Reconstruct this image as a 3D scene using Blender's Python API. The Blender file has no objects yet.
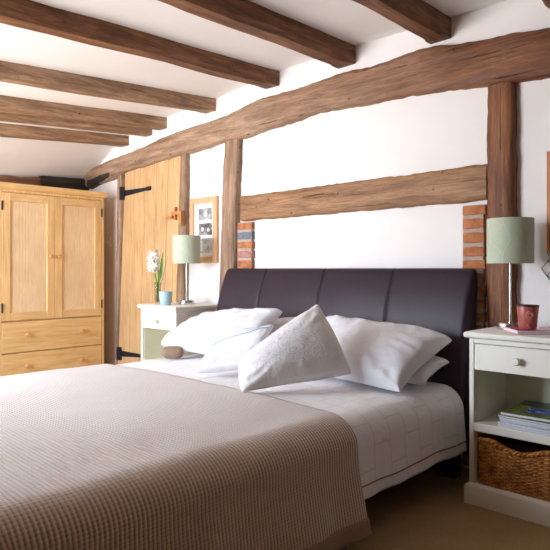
import bpy, bmesh, math, random
from mathutils import Vector, noise
random.seed(7)
PI = math.pi
C = bpy.context.scene.collection
V = Vector
# ------------------------------------------------------------------ camera
FPX, HOR, CD, CH = 595.0, 269.0, 2.78, 0.985
FX, FY = -0.694, 0.720          # forward
RX, RY = 0.720, 0.694           # right
def at(px, py, y=None, x=None, z=None):
    """point of the photograph's ray on a plane of the room"""
    u = (px-275)/FPX; v = (HOR-py)/FPX
    dx, dy = FX+u*RX, FY+u*RY
    if y is not None: t = (y+CD)/dy
    elif x is not None: t = x/dx
    else: t = (z-CH)/v
    return V((t*dx, -CD+t*dy, CH+t*v))
cam = bpy.data.cameras.new('camera'); co = bpy.data.objects.new('camera', cam); C.objects.link(co)
co.location = (0, -CD, CH); co.rotation_euler = (PI/2, 0, math.atan2(-FX, FY))
cam.sensor_width = 36; cam.lens = 36*FPX/550; cam.shift_y = -6/550; cam.clip_start = 0.02
bpy.context.scene.camera = co

# ------------------------------------------------------------------ materials
def new_mat(name):
    m = bpy.data.materials.new(name); m.use_nodes = True
    n = m.node_tree.nodes; l = m.node_tree.links
    return m, n, l, n['Principled BSDF']
def s2l(c):
    f = lambda v: v/12.92 if v <= 0.04045 else ((v+0.055)/1.055)**2.4
    return tuple(f(v/255) for v in c)+(1,)
def coords(n, l, kind='Object', scale=(1,1,1), rand=True):
    tc = n.new('ShaderNodeTexCoord'); mp = n.new('ShaderNodeMapping'); mp.inputs['Scale'].default_value = scale
    if rand and kind == 'Object':
        oi = n.new('ShaderNodeObjectInfo'); ml = n.new('ShaderNodeMath'); ml.operation = 'MULTIPLY'; ml.inputs[1].default_value = 17
        l.new(oi.outputs['Random'], ml.inputs[0]); l.new(ml.outputs[0], mp.inputs['Location'])
    l.new(tc.outputs[kind], mp.inputs['Vector']); return mp.outputs['Vector']
def ramp(n, l, fac, stops):
    r = n.new('ShaderNodeValToRGB'); e = r.color_ramp.elements
    while len(e) < len(stops): e.new(0.5)
    for k, (p, c) in enumerate(stops): e[k].position = p; e[k].color = c
    l.new(fac, r.inputs['Fac']); return r.outputs['Color']
def noise_tex(n, l, vec, scale, detail=5, rough=0.6, dist=0.0):
    t = n.new('ShaderNodeTexNoise'); t.inputs['Scale'].default_value = scale; t.inputs['Detail'].default_value = detail
    t.inputs['Roughness'].default_value = rough; t.inputs['Distortion'].default_value = dist
    l.new(vec, t.inputs['Vector']); return t.outputs['Fac']
def bump(n, l, b, h, strength, dist, prev=None):
    bp = n.new('ShaderNodeBump'); bp.inputs['Strength'].default_value = strength; bp.inputs['Distance'].default_value = dist
    l.new(h, bp.inputs['Height'])
    if prev is not None: l.new(prev, bp.inputs['Normal'])
    l.new(bp.outputs['Normal'], b.inputs['Normal']); return bp.outputs['Normal']
def mth(n, l, op, a, b=None):
    m = n.new('ShaderNodeMath'); m.operation = op
    for i, x in enumerate((a, b)):
        if x is None: continue
        if isinstance(x, (int, float)): m.inputs[i].default_value = x
        else: l.new(x, m.inputs[i])
    return m.outputs[0]
def plain(name, rgb, rough=0.6, metal=0.0, var=0.06, vs=18, bs=0.1, bd=0.002, bscale=60, sheen=0.0):
    m, n, l, b = new_mat(name); v = coords(n, l)
    c = s2l(rgb); d = tuple(x*(1-var) for x in c[:3])+(1,); u = tuple(min(1, x*(1+var)) for x in c[:3])+(1,)
    l.new(ramp(n, l, noise_tex(n, l, v, vs, 3), [(0.3, d), (0.7, u)]), b.inputs['Base Color'])
    b.inputs['Roughness'].default_value = rough; b.inputs['Metallic'].default_value = metal
    if sheen: b.inputs['Sheen Weight'].default_value = sheen
    if bs: bump(n, l, b, noise_tex(n, l, v, bscale, 4), bs, bd)
    return m
def wood(name, cols, axis, scale=1.0, rough=0.6, bs=0.3, bd=0.004, stretch=14, crack=False, shift=None):
    """grain stretched along axis 0/1/2"""
    m, n, l, b = new_mat(name); sc = [stretch*scale]*3; sc[axis] = scale
    v = coords(n, l, scale=tuple(sc))
    f = noise_tex(n, l, v, 2.2, 8, 0.62, 0.6)
    k = len(cols); stops = [(0.28+0.46*i/(k-1), s2l(c)) for i, c in enumerate(cols)]
    col = ramp(n, l, f, stops)
    if shift:   # the timber's own colour changes along its length
        col2 = ramp(n, l, f, [(0.28+0.46*i/(k-1), s2l(c)) for i, c in enumerate(shift)])
        sx = n.new('ShaderNodeSeparateXYZ'); tcg = n.new('ShaderNodeTexCoord'); l.new(tcg.outputs['Generated'], sx.inputs[0])
        wob = noise_tex(n, l, coords(n, l), 2.0, 3)
        mr = n.new('ShaderNodeMapRange'); mr.inputs['From Min'].default_value = 0.44; mr.inputs['From Max'].default_value = 0.70
        l.new(mth(n, l, 'ADD', sx.outputs[axis], mth(n, l, 'MULTIPLY', wob, 0.25)), mr.inputs['Value'])
        sm = n.new('ShaderNodeMix'); sm.data_type = 'RGBA'; l.new(mr.outputs['Result'], sm.inputs['Factor']); l.new(col, sm.inputs['A']); l.new(col2, sm.inputs['B']); col = sm.outputs['Result']
    f2 = noise_tex(n, l, coords(n, l, scale=(1, 1, 1)), 3.0, 3)
    mx = n.new('ShaderNodeMix'); mx.data_type = 'RGBA'; mx.blend_type = 'MULTIPLY'; mx.inputs['Factor'].default_value = 0.55
    l.new(col, mx.inputs['A']); l.new(ramp(n, l, f2, [(0.25, (0.76,0.74,0.72,1)), (0.75, (1.16,1.15,1.13,1))]), mx.inputs['B'])
    out = mx.outputs['Result']
    h = f
    if crack:
        def mul(A, Bc, fac):
            q = n.new('ShaderNodeMix'); q.data_type = 'RGBA'; q.blend_type = 'MULTIPLY'; q.inputs['Factor'].default_value = fac
            l.new(A, q.inputs['A']); l.new(Bc, q.inputs['B']); return q.outputs['Result']
        sc2 = [30*scale]*3; sc2[axis] = 0.9*scale
        f3 = noise_tex(n, l, coords(n, l, scale=tuple(sc2)), 1.5, 7, 0.72, 0.9)
        cm = ramp(n, l, f3, [(0.34, (0.16,0.13,0.11,1)), (0.41, (1,1,1,1))])
        out = mul(out, cm, 0.9)
        sc3 = [95*scale]*3; sc3[axis] = 7*scale
        f4 = noise_tex(n, l, coords(n, l, scale=tuple(sc3)), 1.5, 3, 0.6, 0.2)
        out = mul(out, ramp(n, l, f4, [(0.3, (0.70,0.68,0.66,1)), (0.7, (1.32,1.32,1.32,1))]), 0.8)
        vo = n.new('ShaderNodeTexVoronoi'); vo.inputs['Scale'].default_value = 11; l.new(coords(n, l), vo.inputs['Vector'])
        out = mul(out, ramp(n, l, vo.outputs['Distance'], [(0.05, (0.2,0.16,0.13,1)), (0.10, (1,1,1,1))]), 0.85)
        h = mth(n, l, 'ADD', mth(n, l, 'ADD', f, mth(n, l, 'MULTIPLY', cm, 0.8)), mth(n, l, 'MULTIPLY', f4, 0.5))
    l.new(out, b.inputs['Base Color']); b.inputs['Roughness'].default_value = rough
    bump(n, l, b, h, bs, bd); return m

M = {}
M['plaster'] = plain('white_plaster', (236,232,230), 0.85, var=0.02, vs=3, bs=0.25, bd=0.01, bscale=7)
M['dim'] = plain('taupe_fill_dimmer', (134,116,104), 0.9, var=0.03, vs=3)  # invented darker tone for the unseen walls, cuts bounced fill light
M['ceil'] = plain('white_ceiling_plaster', (240,237,235), 0.9, var=0.02, vs=3, bs=0.2, bd=0.01, bscale=6)
M['beam'] = wood('aged_oak_joist', [(72,42,24), (116,74,44), (160,114,78)], 1, 1.3, 0.62, 0.6, 0.007, crack=True, stretch=9)
M['plate'] = wood('oak_wall_plate', [(120,92,72), (154,126,102), (184,156,132)], 0, 1.2, 0.62, 0.6, 0.007, crack=True, stretch=9, shift=((86,46,22), (118,70,38), (152,98,58)))
M['rail'] = wood('tan_oak_rail', [(110,74,46), (148,108,74), (178,138,102)], 0, 1.2, 0.62, 0.6, 0.007, crack=True, stretch=9)
M['post'] = wood('grey_tan_oak_post', [(106,78,58), (146,116,92), (180,150,126)], 2, 1.2, 0.62, 0.6, 0.007, crack=True, stretch=9)
M['post_r'] = wood('red_brown_oak_post', [(80,42,20), (120,72,40), (154,102,62)], 2, 1.2, 0.62, 0.6, 0.007, crack=True, stretch=9)
M['beam_l'] = wood('pale_oak_joist', [(104,76,56), (152,120,92), (190,158,130)], 1, 1.3, 0.62, 0.6, 0.007, crack=True, stretch=9)
M['beamy'] = wood('aged_oak_cross', [(80,50,32), (116,78,52), (150,112,82)], 1, 1.2, 0.62, 0.5, 0.006, crack=True)
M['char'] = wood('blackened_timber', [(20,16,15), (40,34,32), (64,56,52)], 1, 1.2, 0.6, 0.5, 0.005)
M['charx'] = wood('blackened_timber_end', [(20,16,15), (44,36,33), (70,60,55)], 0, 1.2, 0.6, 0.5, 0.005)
M['door'] = wood('light_oak_board', [(178,138,94), (204,166,120), (218,182,138)], 2, 1.5, 0.5, 0.12, 0.002, 18)
M['pine_v'] = wood('pine_stile', [(204,160,102), (226,186,128), (238,204,150)], 2, 1.6, 0.45, 0.08, 0.001, 16)
M['pine_p'] = wood('pine_panel', [(220,186,140), (234,204,162), (242,216,178)], 2, 3.4, 0.5, 0.06, 0.001, 16)
M['pine_h'] = wood('pine_board', [(200,156,98), (224,184,126), (236,202,150)], 1, 1.6, 0.45, 0.08, 0.001, 16)
M['knobwood'] = plain('pine_knob', (206,150,98), 0.4, var=0.12, bs=0)
M['latch'] = plain('orange_oak', (188,128,70), 0.4, var=0.15, bs=0)
M['iron'] = plain('black_iron', (44,46,54), 0.5, 0.6, 0.1, 40, 0.2)
M['cream'] = plain('cream_paint', (236,233,222), 0.42, var=0.02, vs=9, bs=0.06, bscale=30)
M['green_in'] = plain('pale_green_paint', (222,220,200), 0.5, var=0.03, vs=9, bs=0.06)
M['chrome'] = plain('brushed_chrome', (206,204,202), 0.22, 1.0, 0.03, 30, 0)
M['leather'] = plain('brown_leather', (48,34,44), 0.42, var=0.12, vs=8, bs=0.22, bd=0.0015, bscale=160)
M['leather'].node_tree.nodes['Principled BSDF'].inputs['Specular IOR Level'].default_value = 0.3
M['leather_d'] = plain('dark_leather', (30,22,24), 0.45, var=0.1, vs=8, bs=0.2, bd=0.001, bscale=160)
M['thread'] = plain('dark_thread', (34,24,26), 0.6, bs=0)
M['taupe'] = plain('taupe_suede', (142,116,96), 0.9, var=0.08, vs=20, bs=0.2, bd=0.001, bscale=200)
M['white_cot'] = plain('white_cotton', (226,226,230), 0.9, var=0.012, vs=6, bs=0.5, bd=0.014, bscale=11, sheen=0.15)
M['blue_pipe'] = plain('blue_piping', (150,176,204), 0.8, bs=0)
M['white_pipe'] = plain('white_piping', (240,240,240), 0.8, bs=0)
M['hem'] = plain('brown_stitch', (140,112,86), 0.9, bs=0)
M['glass_v'], _n, _l, _b = new_mat('clear_glass'); _b.inputs['Transmission Weight'].default_value = 1; _b.inputs['Roughness'].default_value = 0.02; _b.inputs['IOR'].default_value = 1.12
M['petal'] = plain('white_petal', (246,242,232), 0.6, var=0.04, vs=60, bs=0)
M['stem'] = plain('green_stem', (126,158,66), 0.5, var=0.2, vs=40, bs=0)
M['leafg'] = plain('green_leaf', (82,130,44), 0.5, var=0.25, vs=40, bs=0)
M['twig'] = plain('brown_twig', (132,96,62), 0.8, bs=0)
M['bluepot'] = plain('pale_blue_glaze', (164,190,200), 0.3, var=0.08, vs=14, bs=0.1)
M['soil'] = plain('dark_wax', (70,62,60), 0.8, bs=0)
M['redmug'] = plain('red_glaze', (176,92,82), 0.35, var=0.16, vs=30, bs=0.3, bd=0.003, bscale=40)
M['redlite'] = plain('spiral_highlight_red', (206,130,116), 0.35, bs=0)  # highlight on the mug's raised spiral, put in as a lighter red
M['mugin'] = plain('cream_glaze', (206,190,160), 0.4, bs=0)
M['mugrim'] = plain('dark_rim', (58,36,26), 0.4, bs=0)
M['paper'] = plain('page_paper', (214,214,222), 0.8, var=0.05, vs=60, bs=0)
M['frame1'] = wood('oak_frame', [(196,148,108), (216,170,128), (226,184,144)], 2, 3, 0.5, 0.08, 0.001)
M['frame2'] = wood('honey_frame', [(150,84,34), (184,112,50), (206,136,70)], 2, 3, 0.4, 0.08, 0.001)
M['mount'] = plain('white_mount', (246,246,246), 0.8, var=0.01, bs=0)
M['wire'] = plain('black_wire', (30,28,28), 0.4, 0.7, bs=0)
M['switch'] = plain('white_plastic', (240,240,240), 0.4, bs=0)
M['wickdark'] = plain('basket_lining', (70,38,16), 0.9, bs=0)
M['outground'] = plain('garden_gravel', (170,160,140), 0.9, bs=0)

def mk_wicker():
    m, n, l, b = new_mat('honey_wicker'); v = coords(n, l)
    l.new(ramp(n, l, noise_tex(n, l, v, 30, 4, 0.7), [(0.3, s2l((120,70,26))), (0.5, s2l((188,122,52))), (0.72, s2l((222,164,88)))]), b.inputs['Base Color'])
    b.inputs['Roughness'].default_value = 0.42; return m
M['wicker'] = mk_wicker()
def mk_carpet():
    m, n, l, b = new_mat('beige_carpet'); v = coords(n, l)
    f = noise_tex(n, l, v, 160, 3, 0.7); g = noise_tex(n, l, v, 5, 2)
    a = mth(n, l, 'ADD', mth(n, l, 'MULTIPLY', f, 0.7), mth(n, l, 'MULTIPLY', g, 0.3))
    l.new(ramp(n, l, a, [(0.3, s2l((142,112,72))), (0.7, s2l((186,156,110)))]), b.inputs['Base Color'])
    b.inputs['Roughness'].default_value = 0.95; bump(n, l, b, f, 0.6, 0.006); return m
M['carpet'] = mk_carpet()
def mk_waffle():
    m, n, l, b = new_mat('taupe_waffle_knit')
    tc = n.new('ShaderNodeTexCoord'); sp = n.new('ShaderNodeSeparateXYZ'); l.new(tc.outputs['UV'], sp.inputs[0])
    su = mth(n, l, 'SINE', mth(n, l, 'MULTIPLY', sp.outputs[0], 2*PI/0.0100))
    sv = mth(n, l, 'SINE', mth(n, l, 'MULTIPLY', sp.outputs[1], 2*PI/0.0130))
    au = mth(n, l, 'ADD', mth(n, l, 'MULTIPLY', su, 0.22), 0.5)
    av = mth(n, l, 'ADD', mth(n, l, 'MULTIPLY', sv, 0.5), 0.5)
    h = mth(n, l, 'ADD', mth(n, l, 'MULTIPLY', av, 0.7), mth(n, l, 'MULTIPLY', au, 0.5))
    nz = noise_tex(n, l, coords(n, l), 60, 3)
    k = mth(n, l, 'ADD', h, mth(n, l, 'MULTIPLY', nz, 0.35))
    l.new(ramp(n, l, k, [(0.28, s2l((146,114,86))), (0.62, s2l((197,166,136))), (1.0, s2l((212,186,160)))]), b.inputs['Base Color'])
    b.inputs['Roughness'].default_value = 0.95; b.inputs['Sheen Weight'].default_value = 1.0; b.inputs['Sheen Tint'].default_value = (.86,.9,1,1); b.inputs['Sheen Roughness'].default_value = 0.5
    bump(n, l, b, h, 0.8, 0.005); return m
M['waffle'] = mk_waffle()
M['bhem'] = plain('taupe_hem_band', (150,124,100), 0.95, var=0.06, vs=80, bs=0.3, bd=0.001, bscale=300)
def mk_duvet():
    m, n, l, b = new_mat('white_quilted_cotton')
    tc = n.new('ShaderNodeTexCoord'); br = n.new('ShaderNodeTexBrick'); l.new(tc.outputs['UV'], br.inputs['Vector'])
    br.inputs['Scale'].default_value = 1; br.inputs['Brick Width'].default_value = 0.17; br.inputs['Row Height'].default_value = 0.105
    br.inputs['Mortar Size'].default_value = 0.0025; br.inputs['Mortar Smooth'].default_value = 0.6; br.offset = 0.5
    nz = noise_tex(n, l, coords(n, l), 7, 4, 0.6, 0.4)
    l.new(ramp(n, l, br.outputs['Fac'], [(0.0, s2l((236,234,236))), (1.0, s2l((216,212,214)))]), b.inputs['Base Color'])
    h = mth(n, l, 'ADD', mth(n, l, 'MULTIPLY', br.outputs['Fac'], -0.5), mth(n, l, 'MULTIPLY', nz, 2.6))
    b.inputs['Roughness'].default_value = 0.9; b.inputs['Sheen Weight'].default_value = 0.15
    bump(n, l, b, h, 0.45, 0.012); return m
M['duvet'] = mk_duvet()
def mk_cushion():
    m, n, l, b = new_mat('embroidered_linen')
    tc = n.new('ShaderNodeTexCoord'); sp = n.new('ShaderNodeSeparateXYZ'); l.new(tc.outputs['UV'], sp.inputs[0])
    vo = n.new('ShaderNodeTexVoronoi'); vo.inputs['Scale'].default_value = 9.5; l.new(tc.outputs['UV'], vo.inputs['Vector'])
    ring = mth(n, l, 'SINE', mth(n, l, 'MULTIPLY', vo.outputs['Distance'], 26))
    # embroidered field inside, plain crinkled band towards the two lower edges
    du = mth(n, l, 'ABSOLUTE', mth(n, l, 'SUBTRACT', sp.outputs[0], 0.42)); dv = mth(n, l, 'ABSOLUTE', mth(n, l, 'SUBTRACT', sp.outputs[1], 0.58))
    mask = mth(n, l, 'LESS_THAN', mth(n, l, 'MAXIMUM', du, dv), 0.34)
    emb = mth(n, l, 'MULTIPLY', mth(n, l, 'GREATER_THAN', ring, 0.35), mask)
    a = ramp(n, l, mask, [(0.0, s2l((228,224,224))), (1.0, s2l((240,238,240)))])
    mx = n.new('ShaderNodeMix'); mx.data_type = 'RGBA'; l.new(mth(n, l, 'MULTIPLY', emb, 0.45), mx.inputs['Factor'])
    l.new(a, mx.inputs['A']); mx.inputs['B'].default_value = s2l((206,200,200)); l.new(mx.outputs['Result'], b.inputs['Base Color'])
    mp = n.new('ShaderNodeMapping'); mp.inputs['Scale'].default_value = (22, 6, 1); mp.inputs['Rotation'].default_value = (0,0,0.5); l.new(tc.outputs['UV'], mp.inputs['Vector'])
    cr = noise_tex(n, l, mp.outputs['Vector'], 1.6, 5, 0.6, 0.8)
    b.inputs['Roughness'].default_value = 0.85
    bump(n, l, b, mth(n, l, 'ADD', cr, mth(n, l, 'MULTIPLY', emb, -0.25)), 0.5, 0.008); return m
M['cushion'] = mk_cushion()
def mk_shade(name, rgb):
    m, n, l, b = new_mat(name)
    tc = n.new('ShaderNodeTexCoord'); sp = n.new('ShaderNodeSeparateXYZ'); l.new(tc.outputs['UV'], sp.inputs[0])
    def curl(N, amp, fr, ph, wd):
        k = mth(n, l, 'ADD', mth(n, l, 'MULTIPLY', sp.outputs[0], N), mth(n, l, 'MULTIPLY', mth(n, l, 'SINE', mth(n, l, 'ADD', mth(n, l, 'MULTIPLY', sp.outputs[1], fr), ph)), amp))
        return mth(n, l, 'LESS_THAN', mth(n, l, 'ABSOLUTE', mth(n, l, 'SUBTRACT', mth(n, l, 'FRACT', k), 0.5)), wd)
    line = mth(n, l, 'MAXIMUM', curl(7, .16, 7.5, .6, .022), curl(5, .22, 11, 2.0, .014))
    nz = noise_tex(n, l, coords(n, l), 150, 2)
    c = s2l(rgb)
    mx = n.new('ShaderNodeMix'); mx.data_type = 'RGBA'; l.new(mth(n, l, 'MULTIPLY', line, 0.35), mx.inputs['Factor'])
    l.new(ramp(n, l, nz, [(0.3, tuple(x*0.92 for x in c[:3])+(1,)), (0.7, c)]), mx.inputs['A']); mx.inputs['B'].default_value = s2l((222,226,206))
    l.new(mx.outputs['Result'], b.inputs['Base Color']); b.inputs['Roughness'].default_value = 0.65
    bump(n, l, b, mth(n, l, 'ADD', mth(n, l, 'MULTIPLY', line, 1.0), mth(n, l, 'MULTIPLY', nz, 0.3)), 0.5, 0.003); return m
M['shade'] = mk_shade('sage_green_fabric', (188,196,172))
def mk_photo(name, seed, lo, hi, sc=9):
    m, n, l, b = new_mat(name); v = coords(n, l)
    mp = n.new('ShaderNodeMapping'); mp.inputs['Location'].default_value = (seed, seed*2.1, 0); l.new(v, mp.inputs['Vector'])
    l.new(ramp(n, l, noise_tex(n, l, mp.outputs['Vector'], sc, 4, 0.6), [(0.35, s2l(lo)), (0.65, s2l(hi))]), b.inputs['Base Color'])
    b.inputs['Roughness'].default_value = 0.3; return m
def mk_cover(name, cols, sc, voro=False):
    m, n, l, b = new_mat(name); v = coords(n, l)
    if voro:
        t = n.new('ShaderNodeTexVoronoi'); t.inputs['Scale'].default_value = sc; l.new(v, t.inputs['Vector']); f = t.outputs['Distance']
    else: f = noise_tex(n, l, v, sc, 3, 0.6, 0.5)
    k = len(cols); l.new(ramp(n, l, f, [(0.3+0.4*i/(k-1), s2l(c)) for i, c in enumerate(cols)]), b.inputs['Base Color'])
    b.inputs['Roughness'].default_value = 0.25; return m
M['pinkbook'] = mk_cover('pink_patterned_cover', [(176,44,74), (224,150,160), (204,84,104)], 60, True)
M['mag1'] = mk_cover('green_meadow_cover', [(40,52,34), (104,112,48), (128,130,70), (60,74,70)], 14)
M['mag2'] = mk_cover('grey_white_cover', [(190,192,202), (214,214,222)], 20)
def mk_brick(name, rgb):
    return plain(name, rgb, 0.9, var=0.3, vs=26, bs=0.6, bd=0.006, bscale=50)
M['brick_o'] = mk_brick('orange_brick', (176,112,72)); M['brick_p'] = mk_brick('pink_brick', (168,122,108)); M['brick_b'] = mk_brick('blue_grey_brick', (112,116,128))
M['mortar'] = plain('lime_mortar', (176,156,144), 0.95, var=0.1, vs=40, bs=0.5, bd=0.004, bscale=60)

# ------------------------------------------------------------------ mesh helpers
ORG = {}
class MB:
    def __init__(s): s.v = []; s.f = []; s.mi = []; s.uv = {}
    def face(s, idx, m=0, uv=None):
        s.f.append(tuple(idx)); s.mi.append(m)
        if uv: s.uv[len(s.f)-1] = uv
    def box(s, x0, x1, y0, y1, z0, z1, m=0):
        b = len(s.v); s.v += [V((x, y, z)) for z in (z0, z1) for y in (y0, y1) for x in (x0, x1)]
        for q in ((0,2,3,1), (4,5,7,6), (0,1,5,4), (2,6,7,3), (0,4,6,2), (1,3,7,5)): s.face([b+i for i in q], m)
        return s
    def obox(s, c, ax, ay, az, m=0):
        """box from a centre and three half-axis vectors"""
        b = len(s.v); s.v += [V(c)+V(ax)*i+V(ay)*j+V(az)*k for k in (-1,1) for j in (-1,1) for i in (-1,1)]
        for q in ((0,2,3,1), (4,5,7,6), (0,1,5,4), (2,6,7,3), (0,4,6,2), (1,3,7,5)): s.face([b+i for i in q], m)
        return s
    def sweep(s, rings, cap=True, m=0, closed=False):
        b = len(s.v); k = len(rings[0])
        for r in rings: s.v += [V(p) for p in r]
        n = len(rings)
        for i in range(n if closed else n-1):
            j = (i+1) % n
            for a in range(k): s.face((b+i*k+a, b+i*k+(a+1)%k, b+j*k+(a+1)%k, b+j*k+a), m)
        if cap and not closed:
            s.face([b+a for a in range(k)][::-1], m); s.face([b+(n-1)*k+a for a in range(k)], m)
        return s
    def tube(s, pts, r, k=8, m=0, closed=False):
        pts = [V(p) for p in pts]; n = len(pts); rings = []
        rr = r if isinstance(r, (list, tuple)) else [r]*n
        up = V((0,0,1)); prev = None
        for i in range(n):
            if closed: t = (pts[(i+1)%n]-pts[i-1])
            else: t = pts[min(i+1, n-1)]-pts[max(i-1, 0)]
            t.normalize()
            if prev is None:
                a = t.cross(up)
                if a.length < 1e-3: a = t.cross(V((1,0,0)))
            else:
                a = prev - t*prev.dot(t)
                if a.length < 1e-4: a = t.cross(up)
            a.normalize(); prev = a; bb = t.cross(a)
            rings.append([pts[i]+(a*math.cos(2*PI*q/k)+bb*math.sin(2*PI*q/k))*rr[i] for q in range(k)])
        return s.sweep(rings, True, m, closed)
    def lathe(s, c, prof, k=32, m=0, axis='z', cap=True, uv=False):
        """prof: list of (radius, height along axis)"""
        b = len(s.v); c = V(c)
        for r, h in prof:
            for q in range(k):
                a = 2*PI*q/k; x, y = r*math.cos(a), r*math.sin(a)
                p = {'z': V((x, y, h)), 'y': V((x, -h, y)), 'x': V((h, x, y))}[axis]
                s.v.append(c+p)
        for i in range(len(prof)-1):
            for q in range(k):
                u = None
                if uv: u = ((q/k, i), ((q+1)/k, i), ((q+1)/k, i+1), (q/k, i+1))
                s.face((b+i*k+q, b+i*k+(q+1)%k, b+(i+1)*k+(q+1)%k, b+(i+1)*k+q), m, u)
        if cap:
            if prof[0][0] > 1e-6: s.face([b+q for q in range(k)][::-1], m)
            if prof[-1][0] > 1e-6: s.face([b+(len(prof)-1)*k+q for q in range(k)], m)
        return s
    def build(s, name, mats, parent=None, org=None, bevel=0, seg=2, sub=0, ang=40, smooth=True, solid=0):
        if not isinstance(mats, (list, tuple)): mats = [mats]
        lo = [min(p[i] for p in s.v) for i in range(3)]; hi = [max(p[i] for p in s.v) for i in range(3)]
        if org is None:
            org = V(((lo[0]+hi[0])/2, (lo[1]+hi[1])/2, lo[2] if parent is None else (lo[2]+hi[2])/2))
        org = V(org)
        me = bpy.data.meshes.new(name); me.from_pydata([p-org for p in s.v], [], s.f)
        for m in mats: me.materials.append(m)
        for p, i in zip(me.polygons, s.mi): p.material_index = i
        if s.uv:
            ul = me.uv_layers.new(name='UVMap')
            for fi, uvs in s.uv.items():
                for li, q in zip(me.polygons[fi].loop_indices, uvs): ul.data[li].uv = q
        bm = bmesh.new(); bm.from_mesh(me); bmesh.ops.recalc_face_normals(bm, faces=bm.faces)
        bmesh.ops.remove_doubles(bm, verts=bm.verts, dist=1e-6); bm.to_mesh(me); bm.free()
        if smooth:
            me.shade_smooth()
            me.set_sharp_from_angle(angle=math.radians(ang))
        o = bpy.data.objects.new(name, me); C.objects.link(o)
        ORG[o.name] = org
        if parent is not None:
            o.parent = parent; o.location = org-ORG[parent.name]
        else: o.location = org
        if solid:
            md = o.modifiers.new('thick', 'SOLIDIFY'); md.thickness = solid; md.offset = -1
        if bevel:
            md = o.modifiers.new('bevel', 'BEVEL'); md.width = bevel; md.segments = seg; md.limit_method = 'ANGLE'; md.angle_limit = math.radians(40); md.harden_normals = True
        if sub:
            md = o.modifiers.new('sub', 'SUBSURF'); md.levels = sub; md.render_levels = sub
        return o
def tag(o, label=None, cat=None, group=None, kind=None):
    if label: o['label'] = label
    if cat: o['category'] = cat
    if group: o['group'] = group
    if kind: o['kind'] = kind
    return o
def thing(name, loc, label, cat, group=None):
    o = bpy.data.objects.new(name, None); C.objects.link(o); o.location = loc; o.empty_display_size = 0.05
    ORG[o.name] = V(loc); return tag(o, label, cat, group)
def bx(*a): return MB().box(*a)
def lerp_tab(tab, x):
    if x <= tab[0][0]: return tab[0][1]
    for (a, va), (b, vb) in zip(tab, tab[1:]):
        if x <= b: return va+(vb-va)*(x-a)/(b-a)
    return tab[-1][1]
def nz(x, y=0, z=0): return noise.noise(V((x, y, z)))
def smooth01(t): t = max(0, min(1, t)); return t*t*(3-2*t)

# ------------------------------------------------------------------ room shell
XL, XR, YF = -5.13, 2.0, -3.3
ZC = [(-5.13,1.815), (-4.62,2.06), (-4.4,2.12), (-3.86,2.177), (-3.265,2.206), (-2.64,2.262), (-2.04,2.268), (-1.44,2.252), (1.3,2.25)]
TC = [(-5.13,.06), (-4.4,.075), (-3.265,.071), (-2.64,.043), (-2.04,.018), (1.3,.012)]
def ceil_z(x, y): return lerp_tab(ZC, x)+lerp_tab(TC, x)*max(y, -1.75)
fl = bx(XL-.2, XR+.2, YF-.2, .15, -.12, 0).build('floor', M['carpet']); tag(fl, kind='structure')
w = bx(XL-.2, XR+.2, 0, .18, 0, 2.5).build('wall_back', M['plaster']); tag(w, kind='structure')
w = bx(XL-.2, XL, YF-.2, 0, 0, 2.4).build('wall_left', M['plaster']); tag(w, kind='structure')
w = bx(XR, XR+.2, YF-.2, 0, 0, 2.5).build('wall_right', M['dim']); tag(w, kind='structure')
WX0, WX1, WZ0, WZ1 = -4.3, -2.5, 0.55, 1.93
mb = MB(); y0, y1 = YF-.2, YF
mb.box(XL-.2, WX0, y0, y1, 0, 2.5); mb.box(WX1, XR+.2, y0, y1, 0, 2.5); mb.box(WX0, WX1, y0, y1, 0, WZ0); mb.box(WX0, WX1, y0, y1, WZ1, 2.5)
tag(mb.build('wall_front', M['dim']), kind='structure')
# window in the front wall (behind the camera): frame with mullions
wf = MB(); t = .045; yw = YF-.12
wf.box(WX0, WX1, yw-.03, yw+.03, WZ0, WZ0+t); wf.box(WX0, WX1, yw-.03, yw+.03, WZ1-t, WZ1)
for k in range(5):
    x = WX0+t/2+(WX1-WX0-t)*k/4; wf.box(x-t/2, x+t/2, yw-.03, yw+.03, WZ0+t, WZ1-t)
tag(wf.build('window_1', M['cream'], bevel=.004), kind='structure')
# ceiling: old, sagging, sloping down to the left wall
mb = MB(); nx, ny = 90, 24
for j in range(ny+1):
    for i in range(nx+1):
        x = XL+(XR-XL)*i/nx; y = (YF)*j/ny
        mb.v.append(V((x, y, ceil_z(x, y)+.004*nz(x*2.5, y*2.5))))
for j in range(ny):
    for i in range(nx):
        a = j*(nx+1)+i; mb.face((a, a+1, a+nx+2, a+nx+1))
b0 = len(mb.v)
for x, y in ((XL-.2, .18), (XR+.2, .18), (XR+.2, YF-.2), (XL-.2, YF-.2)): mb.v.append(V((x, y, 2.56)))
mb.face((b0, b0+1, b0+2, b0+3))
tag(mb.build('ceiling', M['ceil'], org=(0,0,2.25), ang=60), kind='structure')

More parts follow.
